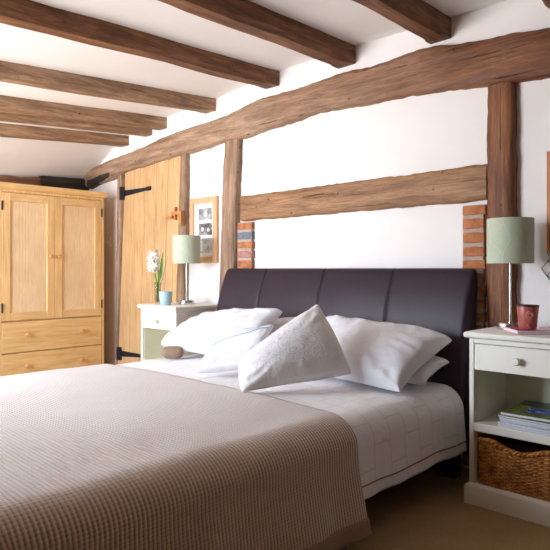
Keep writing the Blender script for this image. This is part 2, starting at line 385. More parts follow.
# ------------------------------------------------------------------ timbers
def ring_yz(x, zb, zt, y0, y1, c, seed):
    pts = [(y0, zb), (y1+c, zb), (y1, zb+c)]
    for k in (.25, .5, .75): pts.append((y1, zb+(zt-zb)*k))
    pts += [(y1, zt-c), (y1+c, zt), (y0, zt)]
    out = []
    for y, z in pts:
        f = .007*nz(x*5, z*9, seed)+.003*nz(x*23, z*30, seed)
        d = 0 if y == y0 else f
        e = .007*nz(x*6, z*3+7, seed)+.006*nz(x*31, z*4, seed+3)
        out.append(V((x, y+d, z+(e if abs(z-zb) < .02 or abs(z-zt) < .02 else 0))))
    return out
def timber_x(name, cols, mat, th, c=.012, seed=1.0, step=.03):
    cols = sorted(cols); xs = [q[0] for q in cols]; rings = []
    n = max(4, int((xs[-1]-xs[0])/step))
    for i in range(n+1):
        x = xs[0]+(xs[-1]-xs[0])*i/n
        zb = lerp_tab([(q[0], q[1]) for q in cols], x); zt = lerp_tab([(q[0], q[2]) for q in cols], x)
        rings.append(ring_yz(x, zb, zt, .01, -th, c, seed))
    return MB().sweep(rings).build(name, mat, ang=50)
def timber_z(name, cols, mat, th, c=.012, seed=1.0, step=.03):
    """cols: (z, x left, x right)"""
    cols = sorted(cols); rings = []; n = max(4, int((cols[-1][0]-cols[0][0])/step))
    for i in range(n+1):
        z = cols[0][0]+(cols[-1][0]-cols[0][0])*i/n
        xl = lerp_tab([(q[0], q[1]) for q in cols], z); xr = lerp_tab([(q[0], q[2]) for q in cols], z)
        xl += .007*nz(z*6, 1.3, seed)+.005*nz(z*29, 2.3, seed); xr += .007*nz(z*6, 5.3, seed)+.005*nz(z*29, 6.3, seed)
        pts = [(xl, .01), (xl, -th+c), (xl+c, -th)]+[(xl+(xr-xl)*k, -th) for k in (.3, .6)]+[(xr-c, -th), (xr, -th+c), (xr, .01)]
        rings.append([V((x, y+(.006*nz(x*12, z*4, seed) if y < 0 else 0), z)) for x, y in pts])
    return MB().sweep(rings).build(name, mat, ang=50)
PT = .055
top = [(560,24),(550,27),(511,33),(486,38),(455,44),(434,45.5),(418,49),(405,53),(387,60),(362,67),(333,74.5),(307,85),(274,94.5),(262,97.5),(237,109),(217,118.5),(188,128),(170,134),(154,141),(131,152),(108,160.5),(93,167),(87,172)]
bot = [(560,73),(550,75),(517,80),(486,84),(450,88.5),(400,95.5),(370,101.5),(360,104.3),(316,111.3),(278,125),(242,137),(220,142),(189,152.5),(180,154.5),(125,172),(110,179.5),(87,186)]
tp = sorted((q.x, q.z) for q in (at(px, py, y=-PT) for px, py in top)); bp = sorted((q.x, q.z) for q in (at(px, py, y=-PT) for px, py in bot))
xs = sorted(set([q[0] for q in tp]+[q[0] for q in bp]+[XL+.01, XR])); xs = [x for x in xs if XL <= x <= XR]
o = timber_x('wall_plate_beam', [(x, lerp_tab(bp, x), lerp_tab(tp, x)) for x in xs], M['plate'], PT, seed=2.2)
tag(o, 'long wavy oak beam running along the top of the headboard wall above the door', 'beam')
# dowel pegs and holes on the plate
rt = [(x, lerp_tab([(q.z, 0)], 0)) for x, q in []]
p0, p1 = at(485, 163.5, y=-PT), at(239, 195.7, y=-PT); q0, q1 = at(462, 201, y=-PT), at(250, 219.5, y=-PT)
o = timber_x('wall_rail', [(p1.x-.0, q1.z-.004, p1.z), (p0.x, q0.z+.0, p0.z)], M['rail'], PT-.012, seed=5.1)
tag(o, 'horizontal oak rail on the wall between the two tall posts above the bed', 'beam')
def post(name, lab, quad, seed, th=PT, mat=None):
    cols = [(at(a, y, y=-th).z, at(a, y, y=-th).x, at(b, y, y=-.008).x) for a, b, y in quad]
    cols = [(cols[-1][0]-0, *cols[-1][1:])] + cols
    zl = cols[-1]; za = cols[1]
    f = lambda z, k: za[k]+(zl[k]-za[k])*(z-za[0])/(zl[0]-za[0])
    o = timber_z(name, [(0.0, f(0, 1), f(0, 2))]+[c for c in cols[1:]], mat or M['post'], th, seed=seed)
    return tag(o, lab, 'post')
post('timber_post', 'tall oak post behind the right sage lamp, by the right end of the headboard', [(486,516,86),(486,516.5,300)], 1.3, PT-.006, M['post_r'])
post('timber_post', 'tall oak post on the wall between the framed photographs and the headboard', [(224,242,138),(219,238,268)], 3.7, PT-.006)
post('door_post', 'leaning oak post on the left of the plank door carrying its hinges', [(117,125,172),(114,120.5,350)], 7.7, PT-.008)
post('door_post', 'oak post between the plank door and the framed photographs', [(180.5,189.5,150),(176.5,187.5,300)], 9.1, PT-.008)

# ceiling joists
def joist(x1, wd, dp, lab, seed, near=YF+.02, mat='beam'):
    rings = []; n = 70
    for i in range(n+1):
        y = -.0+near*i/n; c = .022*smooth01((-.05-y)/.06)+.003
        jit = lambda k: .006*nz(y*3, k, seed)+.003*nz(y*14, k+9, seed)
        zt = ceil_z(x1, y)+.012; d = dp+.006*nz(y*2.2, 4, seed); zb = ceil_z(x1, y)-d
        a, b = x1+jit(1), x1-wd+jit(2)
        pts = [(a, zt), (a, zb+(zt-zb)*.5), (a+.3*jit(3), zb+c), (a-c*.9, zb+.3*jit(4)), (a-wd*.5, zb), (b+c*.7, zb+.3*jit(6)), (b, zb+c), (b, zt)]
        rings.append([V((p[0], y, p[1])) for p in pts])
    o = MB().sweep(rings).build('ceiling_beam', M[mat], ang=35)
    return tag(o, lab, 'beam', 'ceiling beams')
joist(-.84, .13, .10, 'dark ceiling beam only just showing in the top right corner of the photo', .5)
joist(-1.44, .12, .10, 'thick dark ceiling beam ending above the right half of the headboard', 1.5)
joist(-2.04, .12, .105, 'dark ceiling beam ending above the wall plate over the middle of the headboard', 2.5)
joist(-2.64, .12, .095, 'brown ceiling beam ending above the left end of the headboard', 3.5)
joist(-3.265, .12, .088, 'ceiling beam ending above the framed photographs beside the plank door', 4.5, mat='beam_l')
joist(-3.86, .10, .085, 'ceiling beam ending above the latch side of the plank door', 5.5, mat='beam_l')
joist(-4.06, .09, .085, 'narrow ceiling beam tight against the one above the plank door', 6.5, mat='beam_l')
joist(-4.40, .12, .085, 'pale ceiling beam above the hinge side of the door, nearest the wardrobe', 7.5, mat='beam_l')
# timbers on the left wall above the wardrobe
def timber_y(name, ya, yb, za, zb, h, mat, th, seed, lab):
    rings = []; n = 24
    for i in range(n+1):
        y = ya+(yb-ya)*i/n; zt = za+(zb-za)*i/n+.008*nz(y*7, 1, seed); zl = zt-h+.006*nz(y*6, 5, seed)
        x = XL+th+.006*nz(y*5, 3, seed)
        rings.append([V(p) for p in ((XL-.01, y, zl), (x-.01, y, zl), (x, y, zl+.012), (x, y, zt-.012), (x-.01, y, zt), (XL-.01, y, zt))])
    return tag(MB().sweep(rings).build(name, mat, ang=50), lab, 'beam')
timber_y('wall_timber', -1.6, -.44, 1.715, 1.785, .13, M['beamy'], .05, 3.3, 'brown timber on the left wall just above the wardrobe cornice')
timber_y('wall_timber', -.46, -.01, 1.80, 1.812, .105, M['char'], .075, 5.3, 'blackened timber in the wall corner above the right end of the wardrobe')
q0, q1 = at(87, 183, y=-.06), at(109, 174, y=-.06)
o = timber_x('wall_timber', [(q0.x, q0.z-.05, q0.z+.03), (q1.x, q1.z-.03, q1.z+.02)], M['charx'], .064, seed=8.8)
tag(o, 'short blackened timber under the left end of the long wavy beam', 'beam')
# exposed bricks beside the posts
def brick_pier(pxa, pxb, pya, lab, order, seed):
    yb = -.02
    a = at(pxa, pya, y=yb); b = at(pxb, pya, y=yb); zt = a.z
    r = thing('brick_pier', ((a.x+b.x)/2, yb, .0), lab, 'bricks')
    mb = MB(); z = zt; k = 0; mb.box(a.x+.002, b.x-.006, yb-.006, .01, .02, zt, 3)
    rnd = random.Random(seed)
    while z > .1:
        h = .053+rnd.uniform(-.004, .004); dx = rnd.uniform(-.006, .004); m = order[k % len(order)]
        zz = [z-h, z]; xx = [a.x+rnd.uniform(0, .006), b.x+dx]
        rings = []
        for i in range(7):
            x = xx[0]+(xx[1]-xx[0])*i/6; ins = .006 if i in (0, 6) else 0
            f = lambda q: -.008*nz(x*30, q*40, seed)-(-ins)
            rings.append([V((x, .005, zz[0])), V((x, yb+ins, zz[0]+.002*nz(x*30, 1, k))), V((x, yb-.012+f(.3), zz[0]+.006)), V((x, yb-.013+f(.6), (zz[0]+zz[1])/2)), V((x, yb-.012+f(.9), zz[1]-.006)), V((x, yb+ins, zz[1]+.003*nz(x*30, 2, k))), V((x, .005, zz[1]))])
        mb.sweep(rings, m=m); z -= h+.0125; k += 1
    mb.build('bricks', [M['brick_o'], M['brick_p'], M['brick_b'], M['mortar']], r, ang=50)
brick_pier(238, 252.5, 223, 'narrow column of orange, pink and blue grey bricks under the rail\'s left end', [0, 2, 0, 1, 0, 0, 1], 3)
brick_pier(463, 485, 206, 'narrow column of orange bricks beside the oak post behind the sage lamp', [0, 0, 0, 0, 0, 1], 8)

# ------------------------------------------------------------------ plank door
yd = -.028
TL, TR = at(125, 172, y=yd), at(180.5, 154, y=yd)
BLx = at(117, 384, y=yd).x; BRx = at(173.5, 374, y=yd).x
def door_pt(u, z):
    zt = TL.z+(TR.z-TL.z)*u
    k = z/1.83
    return BLx+(TL.x-BLx)*k+u*((BRx-BLx)+((TR.x-TL.x)-(BRx-BLx))*k)
dr = thing('door_1', (TL.x*.5+TR.x*.5, yd, 0), 'light oak plank door with black strap hinges and a wooden latch', None); tag(dr, kind='structure')
mb = MB(); npl = 5
for k in range(npl):
    u0, u1 = k/npl+.003, (k+1)/npl-.003
    z0 = .015; za = TL.z+(TR.z-TL.z)*u0; zb = TL.z+(TR.z-TL.z)*u1
    b = len(mb.v); c = .004/.8
    loop = lambda z_a, z_b, inset, y: [V((door_pt(u0+inset, z0), y, z0)), V((door_pt(u1-inset, z0), y, z0)), V((door_pt(u1-inset, z_b), y, z_b)), V((door_pt(u0+inset, z_a), y, z_a))]
    mb.sweep([loop(za, zb, 0, -.001), loop(za, zb, 0, yd+.004), loop(za, zb, c, yd)])
mb.build('door_boards', M['door'], dr, ang=30)
def hinge(px0, px1, py0, py1, lab):
    p, q = at(px0, py0, y=yd-.004), at(px1, py1, y=yd-.004)
    mb = MB(); n = 10; rings = []
    d = (q-p); 
    for i in range(n+1):
        t = i/n; c = p+d*t; h = .025*(1-t)+.010*t
        if i == n: h = .016
        if i == n-1: h = .018
        rings.append([V((c.x, yd+.002, c.z-h)), V((c.x, yd-.006, c.z-h)), V((c.x, yd-.006, c.z+h)), V((c.x, yd+.002, c.z+h))])
    mb.sweep(rings)
    mb.box(p.x-.03, p.x+.004, -.0585, yd, p.z-.055, p.z+.055)
    mb.tube([(p.x+.004, yd-.014, p.z-.05), (p.x+.004, yd-.014, p.z+.05)], .009, 8)
    for t in (.15, .45, .8):
        c = p+d*t; mb.lathe((c.x, yd-.006, c.z), [(.004, 0), (.004, .003), (0, .004)], 8, axis='y')
    tag(mb.build('strap_hinge', M['iron'], dr, ang=40), lab)
hinge(124, 151, 193.5, 188, 'black iron upper hinge')
hinge(121, 146, 353.5, 356.5, 'black iron lower hinge')
a, b = at(165, 218, y=yd-.03), at(172.5, 217, y=yd-.03)
mb = MB(); mb.tube([(a.x, yd-.03, a.z), ((a.x+b.x)/2, yd-.036, (a.z+b.z)/2), (b.x, yd-.03, b.z)], [.007, .010, .012], 8)
mb.tube([(b.x-.008, yd-.03, b.z), (b.x-.008, yd+.002, b.z)], .009, 8)
mb.build('latch_handle', M['latch'], dr)
a, b = at(176, 213.5, y=yd-.006), at(180, 214, y=yd-.02)
mb = bx(a.x-.010, a.x+.010, yd-.022, yd+.002, a.z-.05, a.z+.05); mb.build('latch_staple', M['latch'], dr, bevel=.003)
mb = bx(a.x-.035, b.x+.02, yd-.032, yd-.014, a.z-.012, a.z+.014); mb.build('latch_bar', M['latch'], dr, bevel=.003)
a = at(180.2, 218, y=-.075)
mb = bx(a.x-.014, a.x+.012, -.078, -.045, a.z-.055, a.z+.055); mb.box(a.x-.05, a.x-.012, -.078, -.06, a.z+.028, a.z+.055)
mb.build('latch_keeper', M['latch'], dr, bevel=.003)
# light switch left of the door
a = at(107.8, 242, y=-.008)
ls = thing('light_switch', (a.x, -.0, a.z), 'small white light switch on the wall between the wardrobe and the door', 'switch')
bx(a.x-.035, a.x+.035, -.009, .001, a.z-.042, a.z+.042).build('switch_plate', M['switch'], ls, bevel=.003)
bx(a.x-.008, a.x+.008, -.016, -.008, a.z-.012, a.z+.012).build('rocker', M['switch'], ls, bevel=.002)

# ------------------------------------------------------------------ wardrobe
xf = -4.55; yr, yl = -.15, -1.02; xb = XL+.085
wd = thing('wardrobe', ((xf+xb)/2, (yr+yl)/2, 0), 'honey pine wardrobe with two panelled doors over two drawers against the left wall', 'wardrobe')
mb = bx(xb, xf-.022, yl, yr, .09, 1.585); mb.build('carcass', M['pine_v'], wd, bevel=.003)
# face frame (edges of the side boards)
mb = bx(xf-.022, xf, yl, yl+.022, .09, 1.585); mb.box(xf-.022, xf, yr-.022, yr, .09, 1.585); mb.box(xf-.022, xf-.002, yl+.022, yr-.022, 1.565, 1.585); mb.box(xf-.022, xf-.004, yl+.022, yr-.022, .09, .108)
mb.build('face_frame', M['pine_v'], wd, bevel=.002)
mb = MB(); cp = [(.0, 1.585), (.012, 1.588), (.022, 1.602), (.028, 1.612), (.030, 1.632), (0, 1.632)]
mb.sweep([[V((xb, yl-o_, z)) , V((xf+o_, yl-o_, z)), V((xf+o_, yr+o_*.8, z)), V((xb, yr+o_*.8, z))] for o_, z in cp])
mb.build('cornice', M['pine_h'], wd, ang=30)
mb = MB(); mb.sweep([[V((xb, yl-o_, z)), V((xf+o_, yl-o_, z)), V((xf+o_, yr+o_, z)), V((xb, yr+o_, z))] for o_, z in ((.012, 0), (.012, .07), (.002, .09))])
mb.build('plinth', M['pine_h'], wd, ang=30)
def knob(parent, c, axis, r, mat, L=.03):
    return MB().lathe(c, [(r*.75, 0), (r*.5, L*.12), (r*.45, L*.4), (r*.9, L*.55), (r, L*.75), (r*.8, L*.95), (0, L)], 18, axis=axis).build('knob', mat, parent, ang=50)
def w_door(ya, yb, knob_y, hinge_y):
    z0, z1, st, rl = .592, 1.562, .062, .062
    # the door node is its frame
    fr = MB(); fr.box(xf-.02, xf+.001, ya, ya+st, z0, z1); fr.box(xf-.02, xf+.001, yb-st, yb, z0, z1)
    fo = fr.build('door', M['pine_v'], wd, bevel=.003)
    for za_ in (z0, z1-rl): bx(xf-.02, xf+.001, ya+st, yb-st, za_, za_+rl).build('door_rail', M['pine_h'], fo, bevel=.003)
    p = MB(); A, B, Za, Zb = ya+st-.004, yb-st+.004, z0+rl-.004, z1-rl+.004
    ncol = 12
    for k in range(ncol):   # tongue and groove boards
        y0_, y1_ = A+(B-A)*k/ncol, A+(B-A)*(k+1)/ncol
        p.box(xf-.018, xf-.010, y0_+.0009, y1_-.0009, Za, Zb)
    p.box(xf-.02, xf-.0125, A, B, Za, Zb)
    p.build('door_panel', M['pine_p'], fo, smooth=False)
    knob(fo, (xf+.001, knob_y, 1.085), 'x', .017, M['knobwood'], .028)
    for zc in (z0+.10, z1-.10):
        h = MB().tube([(xf+.003, hinge_y, zc-.035), (xf+.003, hinge_y, zc+.035)], .006, 8); h.build('hinge', M['iron'], fo)
ym = (yl+yr)/2
w_door(yl+.024, ym-.001, ym-.035, yl+.024); w_door(ym+.001, yr-.024, ym+.035, yr-.024)
for z0, z1 in ((.35, .582), (.112, .342)):
    d = bx(xf-.02, xf+.001, yl+.025, yr-.025, z0, z1).build('drawer', M['pine_h'], wd, bevel=.004)
    for k in (.24, .76): knob(d, (xf+.001, yl+(yr-yl)*k, (z0+z1)/2+.012), 'x', .017, M['knobwood'], .034)

# ------------------------------------------------------------------ nightstands
NX0, NX1 = -1.171, -.723
def nightstand():
    x0, x1 = NX0, NX1; yf, yb = -.402, -.062
    r = thing('nightstand', ((x0+x1)/2, (yf+yb)/2, 0), 'cream painted nightstand at the right of the bed with wicker basket and magazines inside', 'nightstand', 'cream nightstands either side of the bed')
    mb = MB(); pr = [(-.010, .692), (.004, .696), (.010, .700), (.012, .712), (.010, .718), (.004, .722)]
    mb.sweep([[V((x0-o_+.012, yb+.01, z)), V((x0-o_+.012, yf-.006-o_, z)), V((x1+o_-.012, yf-.006-o_, z)), V((x1+o_-.012, yb+.01, z))] for o_, z in pr]); mb.build('tabletop', M['cream'], r, ang=35)
    bx0, bx1 = x0+.018, x1-.018
    for a, b, ia in ((bx0, bx0+.02, bx0+.02), (bx1-.02, bx1, bx1-.02)):
        s = bx(a, b, yf, yb, .02, .694).build('side_panel', M['cream'], r, bevel=.002)
        sg = 1 if ia > (bx0+bx1)/2 else -1
        lo, hi = (ia-.003, ia+.001) if sg > 0 else (ia-.001, ia+.003)
        bx(lo, hi, yf+.02, yb-.012, .075, .56).build('inner_lining', M['green_in'], s)
    bx(bx0+.02, bx1-.02, yb-.014, yb, .02, .694).build('back_panel', M['green_in'], r)
    bx(bx0+.019, bx1-.019, yf+.002, yb-.013, .305, .34).build('shelf', M['cream'], r, bevel=.003)
    bx(bx0+.019, bx1-.019, yf+.004, yb-.013, .062, .08).build('base_board', M['cream'], r)
    bx(bx0+.019, bx1-.019, yf+.002, yf+.03, .675, .694).build('top_rail', M['cream'], r)
    mb = MB(); mb.sweep([[V((bx0-o_, yb+.0, z)), V((bx0-o_, yf-o_, z)), V((bx1+o_, yf-o_, z)), V((bx1+o_, yb+.0, z))] for o_, z in ((.016, 0), (.016, .072), (.012, .079), (.004, .086), (0, .088))])
    mb.build('plinth', M['cream'], r, ang=35)
    d = bx(bx0+.0225, bx1-.0225, yf+.001, yb-.05, .563, .672).build('drawer', M['cream'], r, bevel=.003)
    knob(d, ((x0+x1)/2-.002, yf+.001, .617), 'y', .017, M['cream'], .03)
    return r
def copy_tree(o, parent=None):
    c = o.copy(); C.objects.link(c); ORG[c.name] = V(o.location) if parent is None else V((0,0,0))
    if parent is not None: c.parent = parent
    for ch in list(o.children): copy_tree(ch, c)
    return c
ns = nightstand()
DX, DY = -2.446, -.01
nl = copy_tree(ns); nl.location = ns.location+V((DX, DY, 0)); nl.scale = (1, 1, 1.02); ORG[nl.name] = V(nl.location)
nl['label'] = 'cream painted nightstand at the left of the bed in front of the plank door'
ZT, ZTL = .7225, .7225*1.02+.0005

# lamps
def lamp(x, y, z, lab, r=.097, h0=.287, h1=.481):
    t = thing('table_lamp', (x, y, z), lab, 'lamp', 'chrome bedside lamps with sage drum shades')
    MB().lathe((x, y, z), [(0, 0), (.054, 0), (.056, .003), (.056, .026), (.053, .030), (.008, .031), (.008, .033)], 36).build('base', M['chrome'], t, ang=40)
    MB().lathe((x, y, z), [(.0046, .026), (.0046, h1-.09), (.013, h1-.088), (.015, h1-.03), (.0, h1-.03)], 16).build('stem', M['chrome'], t, ang=40)
    mb = MB(); k = 48; T = .0025
    prof = [(r-.002, h0), (r, h0), (r, h0+.006), (r, h1-.006), (r, h1), (r-.002, h1)]
    mb.lathe((x, y, z), [(r, h0), (r, h1), (r-T, h1), (r-T, h0), (r, h0)], k, cap=False, uv=True)
    sh = mb.build('lamp_shade', M['shade'], t, ang=40)
    rg = MB()
    for a in (0, 2*PI/3, 4*PI/3): rg.tube([(x, y, z+h1-.04), (x+(r-.003)*math.cos(a), y+(r-.003)*math.sin(a), z+h1-.02)], .002, 6)
    rg.tube([(x+(r-.003)*math.cos(a*PI/20), y+(r-.003)*math.sin(a*PI/20), z+h1-.006) for a in range(40)], .0018, 6, closed=True)
    rg.build('shade_ring', M['chrome'], sh)
    return t
lamp(-1.060, -.205, ZT, 'sage green drum lamp on the nightstand at the right, beside the red mug')
lamp(-3.350, -.20, ZTL, 'sage green drum lamp on the far nightstand beside the pale blue pot')

# patterned book, mug
def book(name, corner, ang, w_, d_, z, th, mat, lab, cat, group=None, ang2=None):
    ca, sa = math.cos(ang), math.sin(ang); ax = V((ca, sa, 0)); ay = V((-sa, ca, 0)); c0 = V((corner[0], corner[1], z))
    t = thing(name, tuple(c0+ax*w_/2+ay*d_/2), lab, cat, group)
    cc = c0+ax*w_/2+ay*d_/2
    pg = MB().obox(cc+V((0,0,th*.5)), ax*(w_/2-.002), ay*(d_/2-.002), V((0,0,th*.36))); pg.build('pages', M['paper'], t)
    cv = MB().obox(cc+V((0,0,th*.93)), ax*w_/2, ay*d_/2, V((0,0,th*.07))); cv.obox(cc+V((0,0,th*.07)), ax*w_/2, ay*d_/2, V((0,0,th*.07)))
    cv.obox(cc+V((0,0,th*.5))+ay*(d_/2-.0006), ax*w_/2, ay*.0012, V((0,0,th*.36)))
    cv.build('cover', mat, t)
    return t
book('book', (-.956, -.388), math.radians(42), .21, .165, ZT, .017, M['pinkbook'], 'pink patterned book lying under the red mug on the nightstand', 'book')
mx_, my_, mz_ = -.945, -.310, ZT+.0172
mg = thing('mug', (mx_, my_, mz_), 'red glazed cup with a raised spiral and dark rim on the pink book', 'cup')
MB().lathe((mx_, my_, mz_), [(0, 0), (.031, 0), (.034, .004), (.039, .05), (.0435, .094), (.0425, .0965), (.040, .094), (.036, .05), (.031, .008), (0, .007)], 40, cap=False).build('cup_body', [M['redmug']], mg, ang=60)
MB().lathe((mx_, my_, mz_), [(.0437, .092), (.0440, .0965), (.0425, .0985), (.0395, .097), (.0392, .091)], 40, cap=False).build('rim', M['mugrim'], mg, ang=60)
MB().lathe((mx_, my_, mz_), [(.0311, .0085), (.0355, .05), (.0396, .091)], 40, cap=False).build('inner_glaze', M['mugin'], mg, ang=60)
# raised spiral facing the camera
da = math.atan2(-CD-my_, -mx_)+.22; pts = []
for i in range(46):
    th = i/45*3.6*PI; rr = .004+.0125*i/45; u_, v_ = rr*math.cos(th), rr*math.sin(th)
    z = .060+v_; R = .0345+(.0435-.0345)*z/.094+.0003; a = da+u_/R
    pts.append((mx_+R*math.cos(a), my_+R*math.sin(a), mz_+z))
MB().tube(pts, .0034, 6).build('relief_spiral', M['redlite'], mg)
MB().lathe((mx_+.0352*math.cos(da-.1), my_+.0352*math.sin(da-.1), mz_+.018), [(.0, -.006), (.005, -.003), (.006, 0), (.005, .003), (0, .006)], 10).build('relief_dot', M['redmug'], mg)

# magazines on the shelf
rnd = random.Random(4); z = .3405
labs = ['grey backed magazine at the bottom of the stack on the nightstand shelf', 'white edged magazine second from the bottom of the shelf stack', 'white edged magazine in the middle of the shelf stack', 'grey magazine just under the upper two in the shelf stack', 'magazine with dark green cover second from the top of the shelf stack', 'magazine with meadow green and blue cover on top of the shelf stack']
mags = ['mag2', 'mag2', 'mag2', 'mag2', 'mag1', 'mag1']
for k, th in enumerate([.011, .009, .010, .009, .008, .012]):
    a = math.radians(rnd.uniform(-2.5, 2.5))
    mg_ = book('magazine', (-1.031+rnd.uniform(-.006, .006), -.394+rnd.uniform(0, .008)), a, 0.235, .29, z, th, M[mags[k]], labs[k], 'magazine', 'magazines on the nightstand shelf')
    z += th+.0003
M['bluepic'] = mk_cover('blue_cover_picture', [(20,40,110), (50,90,190), (170,190,230)], 30)
c = V((-.895, -.27, z+.0006)); MB().obox(c, V((.062, .01, 0)), V((-.006, .038, 0)), V((0,0,.0005))).build('cover_picture', M['bluepic'], mg_)
M['darkpic'] = mk_cover('dark_cover_picture', [(22,24,28), (40,44,52), (86,84,76)], 26)
MB().obox(V((-.90, -.155, z+.0006)), V((.108, 0, 0)), V((0, .052, 0)), V((0,0,.0004))).build('cover_picture', M['darkpic'], mg_)

# wicker basket
bk0, bk1, bf, bb = NX0+.05, NX1-.05, -.392, -.09
bk = thing('wicker_basket', ((bk0+bk1)/2, (bf+bb)/2, .0805), 'honey wicker basket with a wavy rim in the bottom of the right nightstand', 'basket')
def perim(t, ins=0.0):
    """rounded rectangle walk, t in 0..1"""
    r = .03; x0, x1, y0, y1 = bk0+ins, bk1-ins, bf+ins, bb-ins
    L = [x1-x0-2*r, PI*r/2, y1-y0-2*r, PI*r/2]*2; tot = sum(L); d = (t % 1)*tot
    P = [(V((x0+r, y0, 0)), V((1,0,0))), (V((x1-r, y0+r, 0)), -PI/2), (V((x1, y0+r, 0)), V((0,1,0))), (V((x1-r, y1-r, 0)), 0), (V((x1-r, y1, 0)), V((-1,0,0))), (V((x0+r, y1-r, 0)), PI/2), (V((x0, y1-r, 0)), V((0,-1,0))), (V((x0+r, y0+r, 0)), PI)]
    for (p, q), l_ in zip(P, L):
        if d <= l_:
            if isinstance(q, Vector): return p+q*d, V((q.y, -q.x, 0))
            a = q+d/r; n = V((math.cos(a), math.sin(a), 0)); return p+n*r, n
        d -= l_
    return P[0][0], V((0,-1,0))
def rim_z(x): 
    k = (x-(bk0+bk1)/2)/((bk1-bk0)/2)
    return .275-.030*math.exp(-((k+.0)/.34)**2)+.004*math.cos(k*9)-.004
NST = 54; rows = 21; mb = MB(); z0 = .092
for rw in range(rows):
    pts = []
    for i in range(NST*4):
        t = i/(NST*4); p, n = perim(t); ph = math.cos(PI*(i/4)+PI*rw)
        zz = z0+(rim_z(p.x)-.012-z0)*(rw+.5)/rows
        pts.append(p+n*(.0042*ph)+V((0,0,zz)))
    mb.tube(pts, .0042, 6, closed=True)
mb.build('weave', M['wicker'], bk)
mb = MB()
for i in range(NST):
    p, n = perim((i+.0)/NST); mb.tube([p+V((0,0,.084)), p+V((0,0,rim_z(p.x)-.004))], .0036, 5)
mb.build('stakes', M['wicker'], bk)
mb = MB()
for s_ in (0, 1):
    pts = []
    for i in range(220):
        p, n = perim(i/220); a = i/220*2*PI*34+s_*PI; pts.append(p+n*(.0055*math.cos(a))+V((0,0,rim_z(p.x)+.0055*math.sin(a))))
    mb.tube(pts, .0062, 6, closed=True)
mb.build('rim', M['wicker'], bk)
mb = MB()
for s_ in (0, 1):
    pts = []
    for i in range(220):
        p, n = perim(i/220); a = i/220*2*PI*34+s_*PI; pts.append(p+n*(.004*math.cos(a))+V((0,0,.0905+.004*math.sin(a))))
    mb.tube(pts, .0052, 6, closed=True)
mb.build('foot_border', M['wicker'], bk)
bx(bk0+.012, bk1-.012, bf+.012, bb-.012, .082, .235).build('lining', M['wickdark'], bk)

# vase with flower and pot on the left nightstand
vx, vy, vz = -3.535, -.315, ZTL
vs = thing('glass_vase', (vx, vy, vz), 'slim clear glass vase on the far nightstand holding the white flower', 'vase')
MB().lathe((vx, vy, vz), [(0, 0), (.021, 0), (.0215, .006), (.023, .155), (.0213, .155), (.0198, .012), (0, .011)], 32, cap=False).build('vase_glass', M['glass_v'], vs, ang=50)
fw = thing('white_flower', (vx, vy, vz+.013), 'white hyacinth with green leaves standing in the glass vase', 'flower')
hd = at(153.5, 262, y=-.33)
MB().tube([(vx+.002, vy, vz+.014), (vx-.004, vy-.003, vz+.14), (hd.x+.016, hd.y, hd.z-.09), (hd.x+.004, hd.y, hd.z+.01), (hd.x, hd.y, hd.z+.045)], [.0055, .0062, .0062, .006, .003], 8).build('stem', M['stem'], fw)
mb = MB(); rnd = random.Random(11)
for k in range(22):
    a = k*2.4; hz = -.055+.125*(k/21); rr = .046*(1-.35*abs(k/21-.45)); c = V((hd.x+rr*.7*math.cos(a), hd.y+rr*.7*math.sin(a), hd.z+hz))
    out = V((math.cos(a), math.sin(a), .1+.5*(k/21))).normalized(); s1 = out.cross(V((0,0,1))).normalized(); s2 = out.cross(s1)
    for q in range(6):
        b = 2*PI*q/6+k; d = (s1*math.cos(b)+s2*math.sin(b)); e = out.cross(d)
        L = .030
        p0 = c; p1 = c+out*.008+d*L*.5; p2 = c+out*.004+d*L
        wq = .0062
        i0 = len(mb.v); mb.v += [p0-e*.002, p0+e*.002, p1-e*wq, p1+e*wq, p2-e*.002, p2+e*.002, p1+out*.003]
        mb.face((i0, i0+1, i0+6)); mb.face((i0+1, i0+3, i0+6)); mb.face((i0+3, i0+5, i0+6)); mb.face((i0+5, i0+4, i0+6)); mb.face((i0+4, i0+2, i0+6)); mb.face((i0+2, i0, i0+6))
mb.build('petals', M['petal'], fw, ang=80)
def leaf(pts, wds, name='leaf', mat='leafg'):
    mb = MB(); pts = [V(p) for p in pts]; sd = V((RX, RY, 0))
    rings = []
    for p, w_ in zip(pts, wds):
        f = V((-FX, -FY, 0))
        rings.append([p-sd*w_, p+f*(-.003), p+sd*w_, p+f*.0035*-1.8])
    mb.sweep(rings); return mb.build(name, M[mat], fw, ang=60)
lp = at(163, 252, y=-.31); lm = at(160.5, 275, y=-.31)
leaf([(vx+.004, vy, vz+.02), (vx+.008, vy, vz+.14), lm, at(162, 262, y=-.31), lp], [.004, .008, .012, .010, .001])
lp = at(160, 272, y=-.33)
leaf([(vx, vy-.004, vz+.02), (vx+.006, vy-.004, vz+.13), at(159, 282, y=-.33), at(158.4, 266, y=-.33)], [.004, .007, .007, .001])
tw = [at(161, 285, y=-.30), at(164, 272, y=-.30), at(168, 256, y=-.30)]
MB().tube([(vx+.01, vy+.004, vz+.02)]+tw, [.002, .002, .0016, .001], 6).build('twig', M['twig'], fw)
px_, py_ = -3.395, -.345
pt = thing('blue_pot', (px_, py_, ZTL), 'small pale blue glazed pot on the far nightstand beside the flower vase', 'pot')
MB().lathe((px_, py_, ZTL), [(0, 0), (.034, 0), (.037, .004), (.044, .05), (.047, .092), (.0455, .094), (.044, .091), (.041, .05), (.034, .01), (0, .01)], 36, cap=False).build('pot_body', M['bluepot'], pt, ang=50)
MB().lathe((px_, py_, ZTL), [(0, .062), (.0415, .062)], 36, cap=False).build('candle_wax', M['soil'], pt)

